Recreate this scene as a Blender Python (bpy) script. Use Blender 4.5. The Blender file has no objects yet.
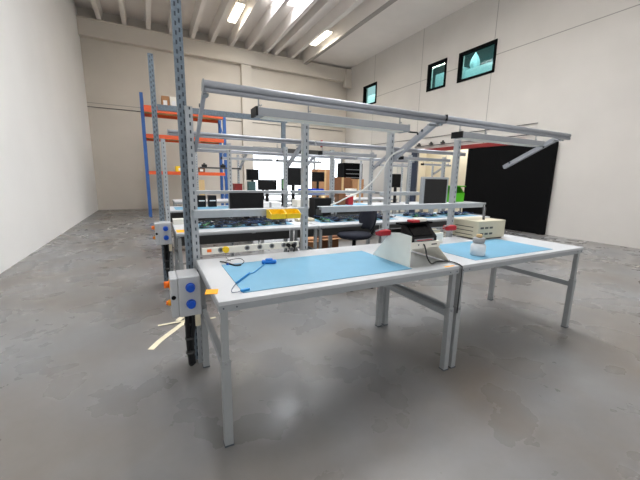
import bpy, bmesh, math, random
from mathutils import Vector, Matrix
random.seed(7)
S = bpy.context.scene
C = S.collection
V = Vector

# ------------------------------------------------------------------ materials
def lin(r, g, b):
    f = lambda c: (c/255)/12.92 if c/255 <= .04045 else ((c/255+.055)/1.055)**2.4
    return (f(r), f(g), f(b), 1)

def mat(name, col, rough=.5, metal=0.0, var=.06, scale=30.0, bump=0.0, spec=.5):
    m = bpy.data.materials.new(name); m.use_nodes = True
    nt = m.node_tree; b = nt.nodes['Principled BSDF']
    b.inputs['Roughness'].default_value = rough
    b.inputs['Metallic'].default_value = metal
    b.inputs['Specular IOR Level'].default_value = spec
    c = lin(*col)
    tc = nt.nodes.new('ShaderNodeTexCoord')
    n = nt.nodes.new('ShaderNodeTexNoise'); n.inputs['Scale'].default_value = scale; n.inputs['Detail'].default_value = 3
    nt.links.new(tc.outputs['Object'], n.inputs['Vector'])
    r = nt.nodes.new('ShaderNodeValToRGB')
    r.color_ramp.elements[0].position = .3; r.color_ramp.elements[1].position = .7
    r.color_ramp.elements[0].color = tuple(x*(1-var) for x in c[:3])+(1,)
    r.color_ramp.elements[1].color = tuple(min(1, x*(1+var)) for x in c[:3])+(1,)
    nt.links.new(n.outputs['Fac'], r.inputs['Fac']); nt.links.new(r.outputs['Color'], b.inputs['Base Color'])
    if bump:
        bp = nt.nodes.new('ShaderNodeBump'); bp.inputs['Strength'].default_value = bump; bp.inputs['Distance'].default_value = .01
        nt.links.new(n.outputs['Fac'], bp.inputs['Height']); nt.links.new(bp.outputs['Normal'], b.inputs['Normal'])
    return m

def emit(name, col, s):
    m = bpy.data.materials.new(name); m.use_nodes = True
    nt = m.node_tree; nt.nodes.remove(nt.nodes['Principled BSDF'])
    e = nt.nodes.new('ShaderNodeEmission'); e.inputs['Color'].default_value = lin(*col); e.inputs['Strength'].default_value = s
    nt.links.new(e.outputs[0], nt.nodes['Material Output'].inputs['Surface'])
    return m

def glass(name, col, gl=.12):
    m = bpy.data.materials.new(name); m.use_nodes = True
    nt = m.node_tree; nt.nodes.remove(nt.nodes['Principled BSDF'])
    t = nt.nodes.new('ShaderNodeBsdfTransparent'); t.inputs['Color'].default_value = lin(*col)
    g = nt.nodes.new('ShaderNodeBsdfGlossy'); g.inputs['Roughness'].default_value = .03
    mx = nt.nodes.new('ShaderNodeMixShader'); mx.inputs[0].default_value = gl
    nt.links.new(t.outputs[0], mx.inputs[1]); nt.links.new(g.outputs[0], mx.inputs[2])
    nt.links.new(mx.outputs[0], nt.nodes['Material Output'].inputs['Surface'])
    return m

M = {}
M['laminate'] = mat('light_grey_laminate', (194, 196, 198), .38, 0, .015, 60)
M['frame'] = mat('grey_painted_steel', (158, 162, 165), .42, .15, .03, 20)
M['leg'] = mat('light_grey_painted_steel', (156, 159, 160), .42, .1, .03, 20)
M['galv'] = mat('galvanised_steel', (120, 132, 142), .5, .35, .16, 45)
M['upright'] = mat('grey_coated_steel', (176, 180, 183), .45, .15, .04, 30)
M['slot'] = mat('dark_slot', (70, 78, 86), .8)
M['alu'] = mat('anodised_aluminium', (168, 171, 178), .38, .35, .03, 25)
M['lamp'] = mat('grey_lamp_housing', (160, 163, 167), .4, .15, .03, 25)
M['black'] = mat('black_plastic', (14, 14, 15), .5, 0, .06, 30, 0, .3)
M['matte'] = mat('matt_black', (7, 7, 8), .9, 0, .06, 30, 0, .15)
M['screen'] = mat('dark_screen', (9, 9, 10), .25, 0, .06, 30, 0, .3)
M['screengrey'] = mat('grey_dark_screen', (40, 39, 39), .4, 0, .06, 30, 0, .3)
M['bezel'] = mat('grey_bezel', (150, 152, 154), .5)
M['mat'] = mat('blue_antistatic_mat', (103, 158, 186), .5, 0, .03, 12)
M['blue'] = mat('bright_blue_plastic', (10, 84, 200), .35)
M['cyan'] = mat('light_blue_cord', (24, 140, 208), .4)
M['white'] = mat('white_painted_sheet', (240, 237, 226), .4, 0, .02, 20)
M['boxgrey'] = mat('grey_plastic_enclosure', (188, 190, 192), .42, 0, .02, 20)
M['orange'] = mat('orange_plastic', (255, 120, 18), .45)
M['amber'] = mat('amber_paper', (255, 172, 20), .6)
M['rackorange'] = mat('orange_rack_steel', (226, 92, 42), .5, 0, .08, 4)
M['rackblue'] = mat('blue_rack_steel', (44, 92, 160), .5, 0, .06, 5)
M['yellow'] = mat('yellow_bin_plastic', (248, 208, 20), .42)
M['red'] = mat('red_plastic', (176, 20, 34), .4)
M['darkred'] = mat('dark_red_paint', (134, 36, 34), .5)
M['green'] = mat('green_bin_plastic', (88, 196, 34), .45)
M['pcb'] = mat('dark_green_board', (22, 72, 48), .4, 0, .3, 200)
M['pcbblue'] = mat('navy_board', (18, 40, 74), .4, 0, .3, 200)
M['chip'] = mat('chip_black', (20, 20, 22), .5)
M['chipgrey'] = mat('chip_silver', (160, 168, 164), .35, .5)
M['chipgreen'] = mat('connector_green', (90, 170, 100), .5)
M['cable'] = mat('black_cable', (22, 23, 26), .5)
M['cableblue'] = mat('dark_blue_cable', (20, 52, 92), .5)
M['cord'] = mat('white_cable', (214, 214, 208), .5)
M['cream'] = mat('cream_strap', (226, 216, 188), .6)
M['beige'] = mat('beige_metal', (198, 190, 166), .5, 0, .02, 20)
M['card'] = mat('brown_cardboard', (178, 132, 92), .8, 0, .06, 10)
M['carddark'] = mat('dark_cardboard', (128, 84, 54), .8, 0, .06, 10)
M['fabricblue'] = mat('dark_blue_fabric', (11, 16, 32), .95, 0, .2, 180)
M['panel'] = mat('dark_grey_panel', (66, 66, 65), .55)
M['darkblue'] = mat('dark_navy_paint', (44, 54, 74), .5)
M['teal'] = mat('teal_panel', (62, 92, 92), .6)
M['paleteal'] = mat('pale_teal_panel', (186, 212, 214), .6)
M['paper'] = mat('white_paper', (236, 238, 238), .7)
M['clear'] = mat('milky_bottle_plastic', (222, 228, 232), .25, 0, .02, 20)
M['amberbox'] = mat('tan_box', (206, 176, 128), .7)
M['concrete'] = mat('pale_concrete', (206, 198, 188), .85, 0, .04, 1.6)
M['lampglow'] = emit('ceiling_lamp_glow', (255, 244, 222), 9)
M['sky'] = emit('skylight_daylight', (238, 244, 255), 9)
M['glare'] = emit('daylit_frosted_glass', (244, 250, 255), 2.6)
M['lcd'] = emit('lit_screen', (226, 246, 236), 1.0)
M['lcdgreen'] = emit('lit_green_screen', (170, 236, 168), .8)
M['wglass'] = glass('blue_green_glass', (206, 232, 232), .05)

def wall_mat(name, col, axis_h, lines_h, axis_v, lines_v, w=.012):
    """painted precast panels with thin joints at given heights / positions"""
    m = mat(name, col, .85, 0, .035, .9)
    nt = m.node_tree; b = nt.nodes['Principled BSDF']
    src = b.inputs['Base Color'].links[0].from_socket
    g = nt.nodes.new('ShaderNodeNewGeometry'); sp = nt.nodes.new('ShaderNodeSeparateXYZ')
    nt.links.new(g.outputs['Position'], sp.inputs[0])
    acc = None
    for ax, ls in ((axis_h, lines_h), (axis_v, lines_v)):
        for l in ls:
            c = nt.nodes.new('ShaderNodeMath'); c.operation = 'COMPARE'
            c.inputs[1].default_value = l; c.inputs[2].default_value = w
            nt.links.new(sp.outputs[ax], c.inputs[0])
            if acc is None: acc = c.outputs[0]
            else:
                a = nt.nodes.new('ShaderNodeMath'); a.operation = 'MAXIMUM'
                nt.links.new(acc, a.inputs[0]); nt.links.new(c.outputs[0], a.inputs[1]); acc = a.outputs[0]
    mx = nt.nodes.new('ShaderNodeMixRGB'); mx.inputs[2].default_value = tuple(x*.55 for x in lin(*col)[:3])+(1,)
    nt.links.new(acc, mx.inputs[0]); nt.links.new(src, mx.inputs[1]); nt.links.new(mx.outputs[0], b.inputs['Base Color'])
    return m

def floor_mat():
    m = bpy.data.materials.new('polished_concrete_floor'); m.use_nodes = True
    nt = m.node_tree; b = nt.nodes['Principled BSDF']; L = nt.links.new
    tc = nt.nodes.new('ShaderNodeTexCoord')
    def noise(s, d=4, dist=0):
        n = nt.nodes.new('ShaderNodeTexNoise'); n.inputs['Scale'].default_value = s; n.inputs['Detail'].default_value = d
        n.inputs['Distortion'].default_value = dist; L(tc.outputs['Object'], n.inputs['Vector']); return n
    def ramp(n, p0, c0, p1, c1):
        r = nt.nodes.new('ShaderNodeValToRGB'); e = r.color_ramp.elements
        e[0].position = p0; e[0].color = c0; e[1].position = p1; e[1].color = c1
        L(n.outputs['Fac'], r.inputs['Fac']); return r
    n1 = noise(1.1, 8, .2); r1 = ramp(n1, .3, lin(116, 116, 116), .72, lin(131, 131, 131))
    n2 = noise(.9, 8, .3); r2 = ramp(n2, .40, (0, 0, 0, 1), .75, (.75, .75, .75, 1))
    mx = nt.nodes.new('ShaderNodeMixRGB'); mx.inputs[2].default_value = lin(112, 101, 88)
    L(r2.outputs[0], mx.inputs[0]); L(r1.outputs[0], mx.inputs[1])
    n3 = noise(14, 6); r3 = ramp(n3, .25, (.86, .86, .86, 1), .6, (1, 1, 1, 1))
    mu = nt.nodes.new('ShaderNodeMixRGB'); mu.blend_type = 'MULTIPLY'; mu.inputs[0].default_value = .35
    L(mx.outputs[0], mu.inputs[1]); L(r3.outputs[0], mu.inputs[2])
    L(mu.outputs[0], b.inputs['Base Color'])
    n4 = noise(2.2, 8, .2); r4 = ramp(n4, .3, (.20, .20, .20, 1), .75, (.42, .42, .42, 1))
    L(r4.outputs[0], b.inputs['Roughness'])
    b.inputs['Specular IOR Level'].default_value = .45
    return m

# ------------------------------------------------------------------ mesh helpers
class MB:
    def __init__(s): s.bm = bmesh.new()
    def box(s, x0, x1, y0, y1, z0, z1, mi=0, bev=0.0, mtx=None):
        vs = [s.bm.verts.new(V(p)) for p in ((x0,y0,z0),(x1,y0,z0),(x1,y1,z0),(x0,y1,z0),(x0,y0,z1),(x1,y0,z1),(x1,y1,z1),(x0,y1,z1))]
        fs = [s.bm.faces.new([vs[i] for i in q]) for q in ((0,3,2,1),(4,5,6,7),(0,1,5,4),(1,2,6,5),(2,3,7,6),(3,0,4,7))]
        for f in fs: f.material_index = mi
        if bev:
            es = list({e for f in fs for e in f.edges})
            r = bmesh.ops.bevel(s.bm, geom=es, offset=bev, segments=2, affect='EDGES', profile=.5)
            vs = list({v for f in r['faces'] for v in f.verts} | {v for v in vs if v.is_valid})
            for f in r['faces']: f.material_index = mi
        if mtx is not None:
            for v in vs: v.co = mtx @ v.co
        return s
    def prism(s, pts, axis, a, b, mi=0):
        """polygon pts (2D) extruded along axis 0/1/2 from a to b"""
        def P(p, t):
            l = [p[0], p[1]]; l.insert(axis, t); return V(l)
        A = [s.bm.verts.new(P(p, a)) for p in pts]; B = [s.bm.verts.new(P(p, b)) for p in pts]
        n = len(pts); fs = [s.bm.faces.new(A), s.bm.faces.new(B[::-1])]
        for i in range(n): fs.append(s.bm.faces.new((A[i], B[i], B[(i+1) % n], A[(i+1) % n])))
        for f in fs: f.material_index = mi
        return s
    def tube(s, path, r, n=8, mi=0, r2=None):
        path = [V(p) for p in path]; rings = []
        up = V((0, 0, 1))
        for i, p in enumerate(path):
            d = (path[min(i+1, len(path)-1)]-path[max(i-1, 0)]).normalized()
            a = d.cross(up)
            if a.length < .05: a = d.cross(V((1, 0, 0)))
            a.normalize(); b = d.cross(a); rr = r if r2 is None else r+(r2-r)*i/(len(path)-1)
            rings.append([s.bm.verts.new(p+a*rr*math.cos(t)+b*rr*math.sin(t)) for t in [2*math.pi*k/n for k in range(n)]])
        fs = []
        for A, B in zip(rings, rings[1:]):
            for k in range(n): fs.append(s.bm.faces.new((A[k], A[(k+1) % n], B[(k+1) % n], B[k])))
        fs.append(s.bm.faces.new(rings[0][::-1])); fs.append(s.bm.faces.new(rings[-1]))
        for f in fs: f.material_index = mi; f.smooth = True
        fs[-1].smooth = fs[-2].smooth = False
        return s
    def lathe(s, prof, n=20, mi=0, at=(0, 0, 0)):
        at = V(at); rings = [[s.bm.verts.new(at+V((r*math.cos(2*math.pi*k/n), r*math.sin(2*math.pi*k/n), z))) for k in range(n)] for r, z in prof]
        fs = []
        for A, B in zip(rings, rings[1:]):
            for k in range(n): fs.append(s.bm.faces.new((A[k], A[(k+1) % n], B[(k+1) % n], B[k])))
        for f in fs: f.smooth = True; f.material_index = mi
        for R_, rev in ((rings[0], True), (rings[-1], False)):
            f = s.bm.faces.new(R_[::-1] if rev else R_); f.material_index = mi
        return s
    def bar(s, p, q, w, h, mi=0):
        """rectangular bar from p to q: w horizontally across, h in the other direction"""
        p, q = V(p), V(q); d = (q-p).normalized(); up = V((0, 0, 1))
        a = d.cross(up)
        if a.length < .01: a = V((1, 0, 0))
        a.normalize(); b = a.cross(d)
        A = [s.bm.verts.new(p+a*w/2*i+b*h/2*j) for i, j in ((-1,-1),(1,-1),(1,1),(-1,1))]
        B = [s.bm.verts.new(q+a*w/2*i+b*h/2*j) for i, j in ((-1,-1),(1,-1),(1,1),(-1,1))]
        fs = [s.bm.faces.new(A[::-1]), s.bm.faces.new(B)]
        for k in range(4): fs.append(s.bm.faces.new((A[k], A[(k+1) % 4], B[(k+1) % 4], B[k])))
        for f in fs: f.material_index = mi
        return s
    def slotted(s, o, du, dv, w, h, cols, sw, sh, pitch, stag=False, mi=0):
        """sheet face with real slots: origin o, across du, up dv"""
        o, du, dv = V(o), V(du), V(dv)
        def q(u0, u1, v0, v1):
            f = s.bm.faces.new([s.bm.verts.new(o+du*u+dv*v) for u, v in ((u0,v0),(u1,v0),(u1,v1),(u0,v1))]); f.material_index = mi
        edges = [0]
        for c in cols: edges += [c-sw/2, c+sw/2]
        edges.append(w)
        for i in range(len(edges)-1):
            u0, u1 = edges[i], edges[i+1]
            if i % 2 == 0: q(u0, u1, 0, h)
            else:
                v = 0.0; k = pitch*.5 if (stag and (i//2) % 2) else pitch*.15
                while k+sh < h:
                    q(u0, u1, v, k); v = k+sh; k += pitch
                q(u0, u1, v, h)
        return s
    def build(s, name, m, parent=None, smooth=False, nrm=True):
        if nrm: bmesh.ops.recalc_face_normals(s.bm, faces=s.bm.faces)
        me = bpy.data.meshes.new(name); s.bm.to_mesh(me); s.bm.free()
        for x in (m if isinstance(m, (list, tuple)) else [m]): me.materials.append(M[x] if isinstance(x, str) else x)
        if smooth:
            for p in me.polygons: p.use_smooth = True
        o = bpy.data.objects.new(name, me); C.objects.link(o)
        if parent is not None: o.parent = parent
        return o

def tag(o, label, cat, group=None, kind=None):
    o['label'] = label; o['category'] = cat
    if group: o['group'] = group
    if kind: o['kind'] = kind
    return o
def thing(name, label, cat, loc=(0, 0, 0), rz=0.0, group=None):
    o = bpy.data.objects.new(name, None); C.objects.link(o); o.empty_display_size = .05
    o.location = loc; o.rotation_euler = (0, 0, rz)
    return tag(o, label, cat, group)
def struct(o): o['kind'] = 'structure'; return o
def dup(o, loc=None, label=None, group=None, rz=None, parent=None):
    kids = list(o.children)
    c = o.copy(); C.objects.link(c)
    if parent is not None: c.parent = parent
    if loc is not None: c.location = loc
    if rz is not None: c.rotation_euler = (0, 0, rz)
    if label: c['label'] = label
    if group: c['group'] = group
    for k in kids: dup(k, parent=c)
    return c
def curve(pts, n=8):
    """Catmull-Rom through points"""
    P = [V(p) for p in pts]; P = [P[0]*2-P[1]]+P+[P[-1]*2-P[-2]]; out = []
    for i in range(1, len(P)-2):
        for k in range(n):
            t = k/n; a, b, c, d = P[i-1:i+3]
            out.append(.5*((2*b)+(c-a)*t+(2*a-5*b+4*c-d)*t*t+(3*b-a-3*c+d)*t**3))
    out.append(P[-2]); return out

# ------------------------------------------------------------------ the hall
XR, YB = 9.2, 14.0           # right wall, back wall
XL, YF = -2.2, -5.5          # left wall, open front behind the photographer
M['floor'] = floor_mat()
M['wallR'] = wall_mat('painted_panel_wall', (210, 206, 200), 'Z', [5.13], 'Y', [5.6, 8.6, 11.6], .011)
M['wallB'] = wall_mat('painted_back_wall', (212, 205, 194), 'Z', [4.05], 'X', [1.0], .012)
M['wallL'] = mat('white_painted_wall', (242, 242, 240), .85, 0, .02, .8)

struct(MB().box(XL-.2, XR+.2, YF, YB+3, -.2, 0).build('floor', 'floor'))
def holes_wall(name, fixed, t, axis, u0, u1, z0, z1, rects, m):
    mb = MB()
    us = sorted({u0, u1}|{r[0] for r in rects}|{r[1] for r in rects}); zs = sorted({z0, z1}|{r[2] for r in rects}|{r[3] for r in rects})
    for a, b in zip(us, us[1:]):
        for c, d in zip(zs, zs[1:]):
            if any(r[0] <= (a+b)/2 <= r[1] and r[2] <= (c+d)/2 <= r[3] for r in rects): continue
            if axis == 'x': mb.box(fixed, fixed+t, a, b, c, d)
            else: mb.box(a, b, fixed, fixed+t, c, d)
    bmesh.ops.remove_doubles(mb.bm, verts=mb.bm.verts, dist=1e-4)
    return struct(mb.build(name, m, nrm=False))
WIN = [(11.38, 12.44, 4.86, 5.78), (7.37, 8.25, 4.66, 5.60), (5.50, 6.86, 4.65, 5.57)]
DOORR = (6.05, 8.62, 0, 2.53)
holes_wall('wall_right', XR, .25, 'x', YF, YB+.25, 0, 7.3, WIN+[DOORR], 'wallR')
GATE = (4.08, 9.1, 0, 2.62)
holes_wall('wall_back', YB, .25, 'y', XL, XR, 0, 7.5, [GATE], 'wallB')
struct(MB().box(XL-.2, XL, YF, YB+.25, 0, 7.5).build('wall_left', 'wallL'))
# ceiling: precast ribbed slabs on the left, a flat slab along the right wall
RIBS = [-1.52, -.74, .06, .85, 1.64, 2.40, 3.19, 3.94, 4.72, 5.15, 5.95]
cm = MB()
SKY = [(3.27, 3.86, 6.4, 10.15), (4.02, 4.64, 6.4, 10.15)]
xs = sorted({XL-.2, 6.55}|{a for s_ in SKY for a in s_[:2]}); ys = [YF, 6.4, 10.15, YB]
for a, b in zip(xs, xs[1:]):
    for c, d in zip(ys, ys[1:]):
        if any(s_[0] <= (a+b)/2 <= s_[1] and s_[2] <= (c+d)/2 <= s_[3] for s_ in SKY): continue
        cm.box(a, b, c, d, 7.27, 7.45)
for x in RIBS:
    cm.prism([(x-.07, 6.87), (x+.07, 6.87), (x+.11, 7.28), (x-.11, 7.28)], 1, YF, YB)
cm.prism([(6.56, 6.74), (6.70, 6.74), (6.72, 6.94), (XR+.2, 6.965), (XR+.2, 7.45), (6.50, 7.45)], 1, YF, YB)
struct(cm.build('ceiling', mat('ceiling_concrete', (232, 227, 222), .9, 0, .03, 1.2)))
for i, (a, b, c, d) in enumerate(SKY):
    w = struct(MB().box(a-.02, b+.02, c-.02, d+.02, 7.40, 7.43).build('window_%d' % (i+4), 'sky'))
struct(MB().box(6.55, 6.71, YF, YB-.35, 6.70, 6.738).build('beam_shade_strip', mat('beam_edge_shade', (160, 155, 150), .8)))  # darker strip put in for the shade on the beam's underside
# back wall crown beam and ledge, column, corner capital
struct(MB().box(XL, XR, YB-.28, YB, 6.28, 6.84).box(XL, XR, YB-.34, YB, 6.84, 6.87).build('trim_1', 'wallB'))
struct(MB().box(3.62, 4.06, YB-.22, YB, 0, 6.28).build('trim_2', 'wallB'))
tm = MB(); tm.box(8.78, XR, YB-.5, YB-.28, 5.98, 6.34, 0, .05); tm.box(8.9, XR, YB-.42, YB-.28, 6.34, 6.87)
struct(tm.build('trim_3', 'wallB'))
# high windows on the right wall
for i, (a, b, c, d) in enumerate(WIN):
    fr = MB()
    for q in ((a, b, c, c+.07), (a, b, d-.07, d), (a, a+.07, c, d), (b-.07, b, c, d)): fr.box(XR-.03, XR+.12, q[0], q[1], q[2], q[3])
    w = struct(fr.build('window_%d' % (i+1), 'matte'))
    p = MB().box(XR+.05, XR+.06, a+.06, b-.06, c+.06, d-.06).build('pane', 'wglass', w)
# the upstairs room seen through the windows
struct(MB().box(XR+2.4, XR+2.5, 4.2, 14.2, 3.9, 7.0).build('wall_upstairs', 'teal'))
struct(MB().box(XR+.26, XR+2.5, 4.2, 14.2, 3.8, 3.9).build('floor_upstairs', 'paleteal'))
struct(MB().box(XR+.26, XR+2.5, 4.2, 14.2, 6.5, 6.6).build('ceiling_upstairs', 'paleteal'))
for i, (y0, y1, h, m, l) in enumerate([(11.9, 13.9, 1.75, 'paper', 'white panel standing in for window light behind the far high window, near the corner'), (7.55, 8.75, 1.62, 'paleteal', 'pale cabinet behind the middle high window'), (5.4, 7.35, 1.42, 'paleteal', 'pale cabinet behind the high window at the right edge')]):  # the far white one stands in for light from an opposite window
    t = thing('cabinet', l, 'cabinet', (XR+.9, y0, 3.9)); n_ = 3
    MB().box(0, .5, 0, y1-y0, 0, h, 0, .004).build('body', m, t)
    for k in range(n_): MB().box(-.008, 0, (y1-y0)/n_*k+.01, (y1-y0)/n_*(k+1)-.01, .05, h-.02).build('door', m, t)
v = thing('vase', 'pale rounded vase on the cabinet behind the right high window', 'vase', (XR+1.1, 7.12, 5.3215))
MB().lathe([(.08, 0), (.13, .06), (.17, .16), (.16, .28), (.10, .42), (.04, .52), (.025, .55)], 20).build('body', 'paleteal', v)
MB().lathe([(.03, .548), (.03, .56)], 12).build('rim', 'paleteal', v)
for y in (12.8, 8.0, 6.2):
    ul = bpy.data.lights.new('upstairs_lamp', 'AREA'); ul.energy = 45; ul.shape = 'RECTANGLE'; ul.size = .3; ul.size_y = 1.2; ul.color = (.9, 1, 1)
    uo = bpy.data.objects.new('upstairs_lamp', ul); C.objects.link(uo); uo.location = (XR+.6, y, 6.45)
# frosted glass gate in the back wall
g = MB()
for x in (4.1, 5.75, 7.4, 9.05): g.box(x-.04, x+.04, YB+.06, YB+.14, 0, 2.6)
g.box(4.08, 9.1, YB+.06, YB+.14, 2.54, 2.62)
gd = struct(g.build('door_1', 'bezel'))
MB().box(4.1, 9.08, YB+.12, YB+.13, 0, 2.58).build('glass_panel', 'glare', gd)
struct(MB().box(4.0, 9.15, YB-.1, YB-.001, 2.62, 2.82).build('trim_4', 'panel'))
# doorway on the right wall with a lit room behind
dr = MB()
dr.box(XR-.10, XR-.01, 8.40, 8.72, 0, 2.56)
d2 = struct(dr.build('door_2', 'darkblue'))
MB().box(XR-.14, XR-.01, 4.2, 8.44, 2.45, 2.57).build('lintel', 'darkred', d2)
struct(MB().box(XR+1.5, XR+1.6, 5.4, 9.6, 0, 3.2).box(XR+.25, XR+1.6, 9.5, 9.6, 0, 3.2).box(XR+.25, XR+1.6, 5.3, 5.4, 0, 3.2).box(XR+.25, XR+1.6, 5.3, 9.6, 3.2, 3.3).build('wall_side_room', mat('cream_room_wall', (238, 230, 210), .8, 0, .02, 1)))
struct(MB().box(XR+.2, XR+1.6, 5.3, 9.6, -.2, 0).build('floor_side_room', 'floor'))
rl = bpy.data.lights.new('side_room_lamp', 'AREA'); rl.energy = 38; rl.size = 1.0; rl.shape = 'RECTANGLE'; rl.size_y = 2.5; rl.color = (1, .975, .93)
ro = bpy.data.objects.new('side_room_lamp', rl); C.objects.link(ro); ro.location = (XR+.85, 7.4, 3.15)
tag(MB().box(XR-.12, XR-.03, 3.4, 6.05, .01, 2.44).build('sliding_panel', 'matte'), 'tall black panel covering the right side of the doorway below the dark red beam', 'panel')
# wires on the right wall
tag(MB().tube(curve([(XR-.02, 13.6, 3.02), (XR-.02, 10, 3.0), (XR-.02, 6.2, 2.98), (XR-.02, 4, 2.98)], 4), .009, 6).build('wall_wire', 'panel'), 'thin dark wire running along the right wall above the doorway', 'wire')
cr = thing('wall_conduit', 'dark conduit line just above the dark red door beam', 'conduit', (XR-.05, 4, 2.69))
MB().tube([(0, 0, 0), (0, 4.6, 0)], .014, 6).build('pipe', 'panel', cr)
for y in (4.39, 3.77, 3.21, 2.05):
    MB().box(-.05, .03, y-.07, y+.07, .02, .08).box(-.02, .02, y-.03, y+.03, .08, .13).build('bracket', 'panel', cr)
tag(MB().tube([(7.75, YB-.03, 3.0), (7.75, YB-.03, 3.35)], .06, 10).build('alarm_bell', 'red'), 'small red alarm device on the back wall near the corner', 'alarm')
tag(MB().tube([(-3, YB-.02, 3.9), (9, YB-.02, 3.9)], .012, 6).build('wall_conduit', 'panel'), 'thin grey conduit running along the back wall above the gate', 'conduit')

# ceiling lamps
def ceiling_lamp(x, y0, y1, label, z=7.05):
    t = thing('ceiling_lamp', label, 'lamp', (x, (y0+y1)/2, z), group='ceiling lamps')
    h = (y1-y0)/2
    MB().box(-.16, .16, -h, h, 0, .05, 0, .02).build('housing', 'white', t)
    MB().box(-.14, .14, -h+.03, h-.03, -.05, .0, 0, .02).build('diffuser', 'lampglow', t)
    for y in (-h*.6, h*.6): MB().tube([(0, y, .05), (0, y, 7.27-z)], .01, 6).build('hanger', 'panel', t)
    return t
ceiling_lamp(2.80, 10.40, 11.85, 'left one of the two lit ceiling lamps, hanging between the concrete ribs')
ceiling_lamp(6.14, 10.40, 11.85, 'right one of the two lit ceiling lamps, beside the flat ceiling slab', 6.90)

# ------------------------------------------------------------------ workbench kit
TW, TD, TH = 1.633, .875, .80
def make_bench(label, loc, panel=False, w=TW, fb=.745):
    t = thing('workbench', label, 'workbench', loc)
    MB().box(0, w, 0, TD, .778, .80, 0, .003).build('tabletop', 'laminate', t)
    f = MB()
    f.box(0, w, .002, .035, fb, .778).box(0, w, TD-.035, TD-.002, .745, .778)
    f.box(.002, .035, .035, TD-.035, .745, .778).box(w-.035, w-.002, .035, TD-.035, .745, .778)
    f.box(w/2-.02, w/2+.02, .035, TD-.035, .75, .778)
    fr = f.build('frame', 'frame', t)
    for x in (.022, .085, w-.085, w-.022): MB().tube([(x, -.002, .764), (x, .004, .764)], .004, 8).build('screw', 'slot', fr)
    for x in (.027, w-.027):
        for y in (.03, TD-.05):
            l = MB().box(x-.022, x+.022, y-.022, y+.022, 0, .49, 0, .003).build('leg', 'leg', t)
            MB().box(x-.0165, x+.0165, y-.0165, y+.0165, .49, .745).build('inner_tube', 'leg', l)
            MB().box(x-.024, x+.024, y-.024, y+.024, 0, .008).build('foot', 'slot', l)
            MB().tube([(x, y-.03, .47), (x, y-.02, .47)], .008, 8).build('clamp_screw', 'bezel', l)
        MB().box(x-.015, x+.015, .052, TD-.072, .415, .46).build('side_bar', 'frame', t)
    if panel:
        MB().box(.05, w-.05, TD-.03, TD-.02, .50, .745).build('rear_panel', 'panel', t)
    return t
benchA = make_bench('nearest workbench, bearing the large blue mat and white stand', (0, 0, 0))
dup(benchA, (1.655, 0, 0), 'workbench at the right edge, joined to the nearest one, with a bottle on it')
Y2 = 2.08
benchB = make_bench('second-row workbench on the left, heaped with boards, dark panel below', (-.05, Y2, 0), True, TW, .764)
dup(benchB, (1.60, Y2, 0), 'second-row workbench behind the blue office chair, with dark panel below')
dup(benchB, (3.25, Y2, 0), 'second-row workbench on the right, carrying two blue mats with boards')
Y3 = 4.55
for i, (x, l) in enumerate([(-.05, 'third-row workbench on the left, behind the black monitor'), (1.60, 'third-row workbench in the middle, below the blue bins'), (3.25, 'third-row workbench behind the second-row shelf, right of the blue bins'), (4.90, 'third-row workbench on the right, below the green bin')]):
    dup(benchB if i < 3 else benchA, (x, Y3, 0), l)
Y4 = 6.7
for i, (x, l) in enumerate([(.2, 'farthest-row workbench at left, in front of the orange rack'), (1.85, 'farthest-row workbench under the small left monitors'), (3.5, 'farthest-row workbench in front of the bright gate'), (5.15, 'farthest-row workbench at right, before the cardboard boxes')]):
    dup(benchA, (x, Y4, 0), l)

def make_upright(name, label, h, w, d, m, cols, z0=0.0, stag=False, group=None, sw=.009, sh=.022, pitch=.05):
    t = thing(name, label, 'upright', (0, 0, 0), 0, group)
    mb = MB()
    mb.slotted((-w/2, -d/2, z0), (1, 0, 0), (0, 0, 1), w, h-z0, cols, sw, sh, pitch, stag)
    mb.slotted((w/2, -d/2, z0), (0, 1, 0), (0, 0, 1), d, h-z0, [d/2] if stag else [], sw, sh, pitch)
    mb.slotted((-w/2, d/2, z0), (0, -1, 0), (0, 0, 1), d, h-z0, [d/2] if stag else [], sw, sh, pitch)
    mb.slotted((w/2, d/2, z0), (-1, 0, 0), (0, 0, 1), w, h-z0, cols, sw, sh, pitch, stag)
    mb.build('perforated_channel', m, t, nrm=False)
    MB().box(-w/2+.006, w/2-.006, -d/2+.006, d/2-.006, z0, h-.004).build('inner_channel', 'slot', t)
    MB().box(-w/2, w/2, -d/2, d/2, h-.004, h).build('end_cap', m, t)
    if z0 == 0: MB().box(-w/2-.004, w/2+.004, -d/2-.004, d/2+.004, 0, .006).build('base_plate', m, t)
    return t
YU = .912
up = make_upright('perforated_upright', 'light perforated upright standing behind the tall bluish post at left', 1.83, .045, .05, 'upright', [.026], 0)
up.location = (.008, YU, 0)
upm = make_upright('perforated_upright', 'perforated upright rising behind the middle of the nearest workbench', 1.83, .045, .05, 'upright', [.026], .60)
upm.location = (.853, YU, 0)
dup(up, (1.698, YU, 0), 'perforated upright at the joint of the two front workbenches, holding the thick diagonal arm')
dup(upm, (2.56, YU, 0), 'perforated upright at right, in front of the grey screen and green bin')
post = make_upright('slotted_post', 'tall bluish slotted post reaching out of the top of the picture', 2.75, .058, .05, 'galv', [.018, .040], 0, True, None, .010, .026, .055)
post.location = (-.027, .975, 0)
YU2 = 3.0
dup(post, (-.155, YU2, 0), 'tall slotted post at the far left edge, behind the front post')
U2 = [(-.085, 'second-row upright at the left edge, under the white rail end'), (.70, 'second-row upright left of the small far monitors'), (1.50, 'second-row upright left of the central near upright, by a hanging monitor'), (2.27, 'second-row upright in front of the cardboard boxes'), (3.02, 'second-row upright just left of the thick diagonal arm'), (3.85, 'second-row upright at the end of the middle shelf'), (4.68, 'second-row upright standing behind the grey-framed screen')]
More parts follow.
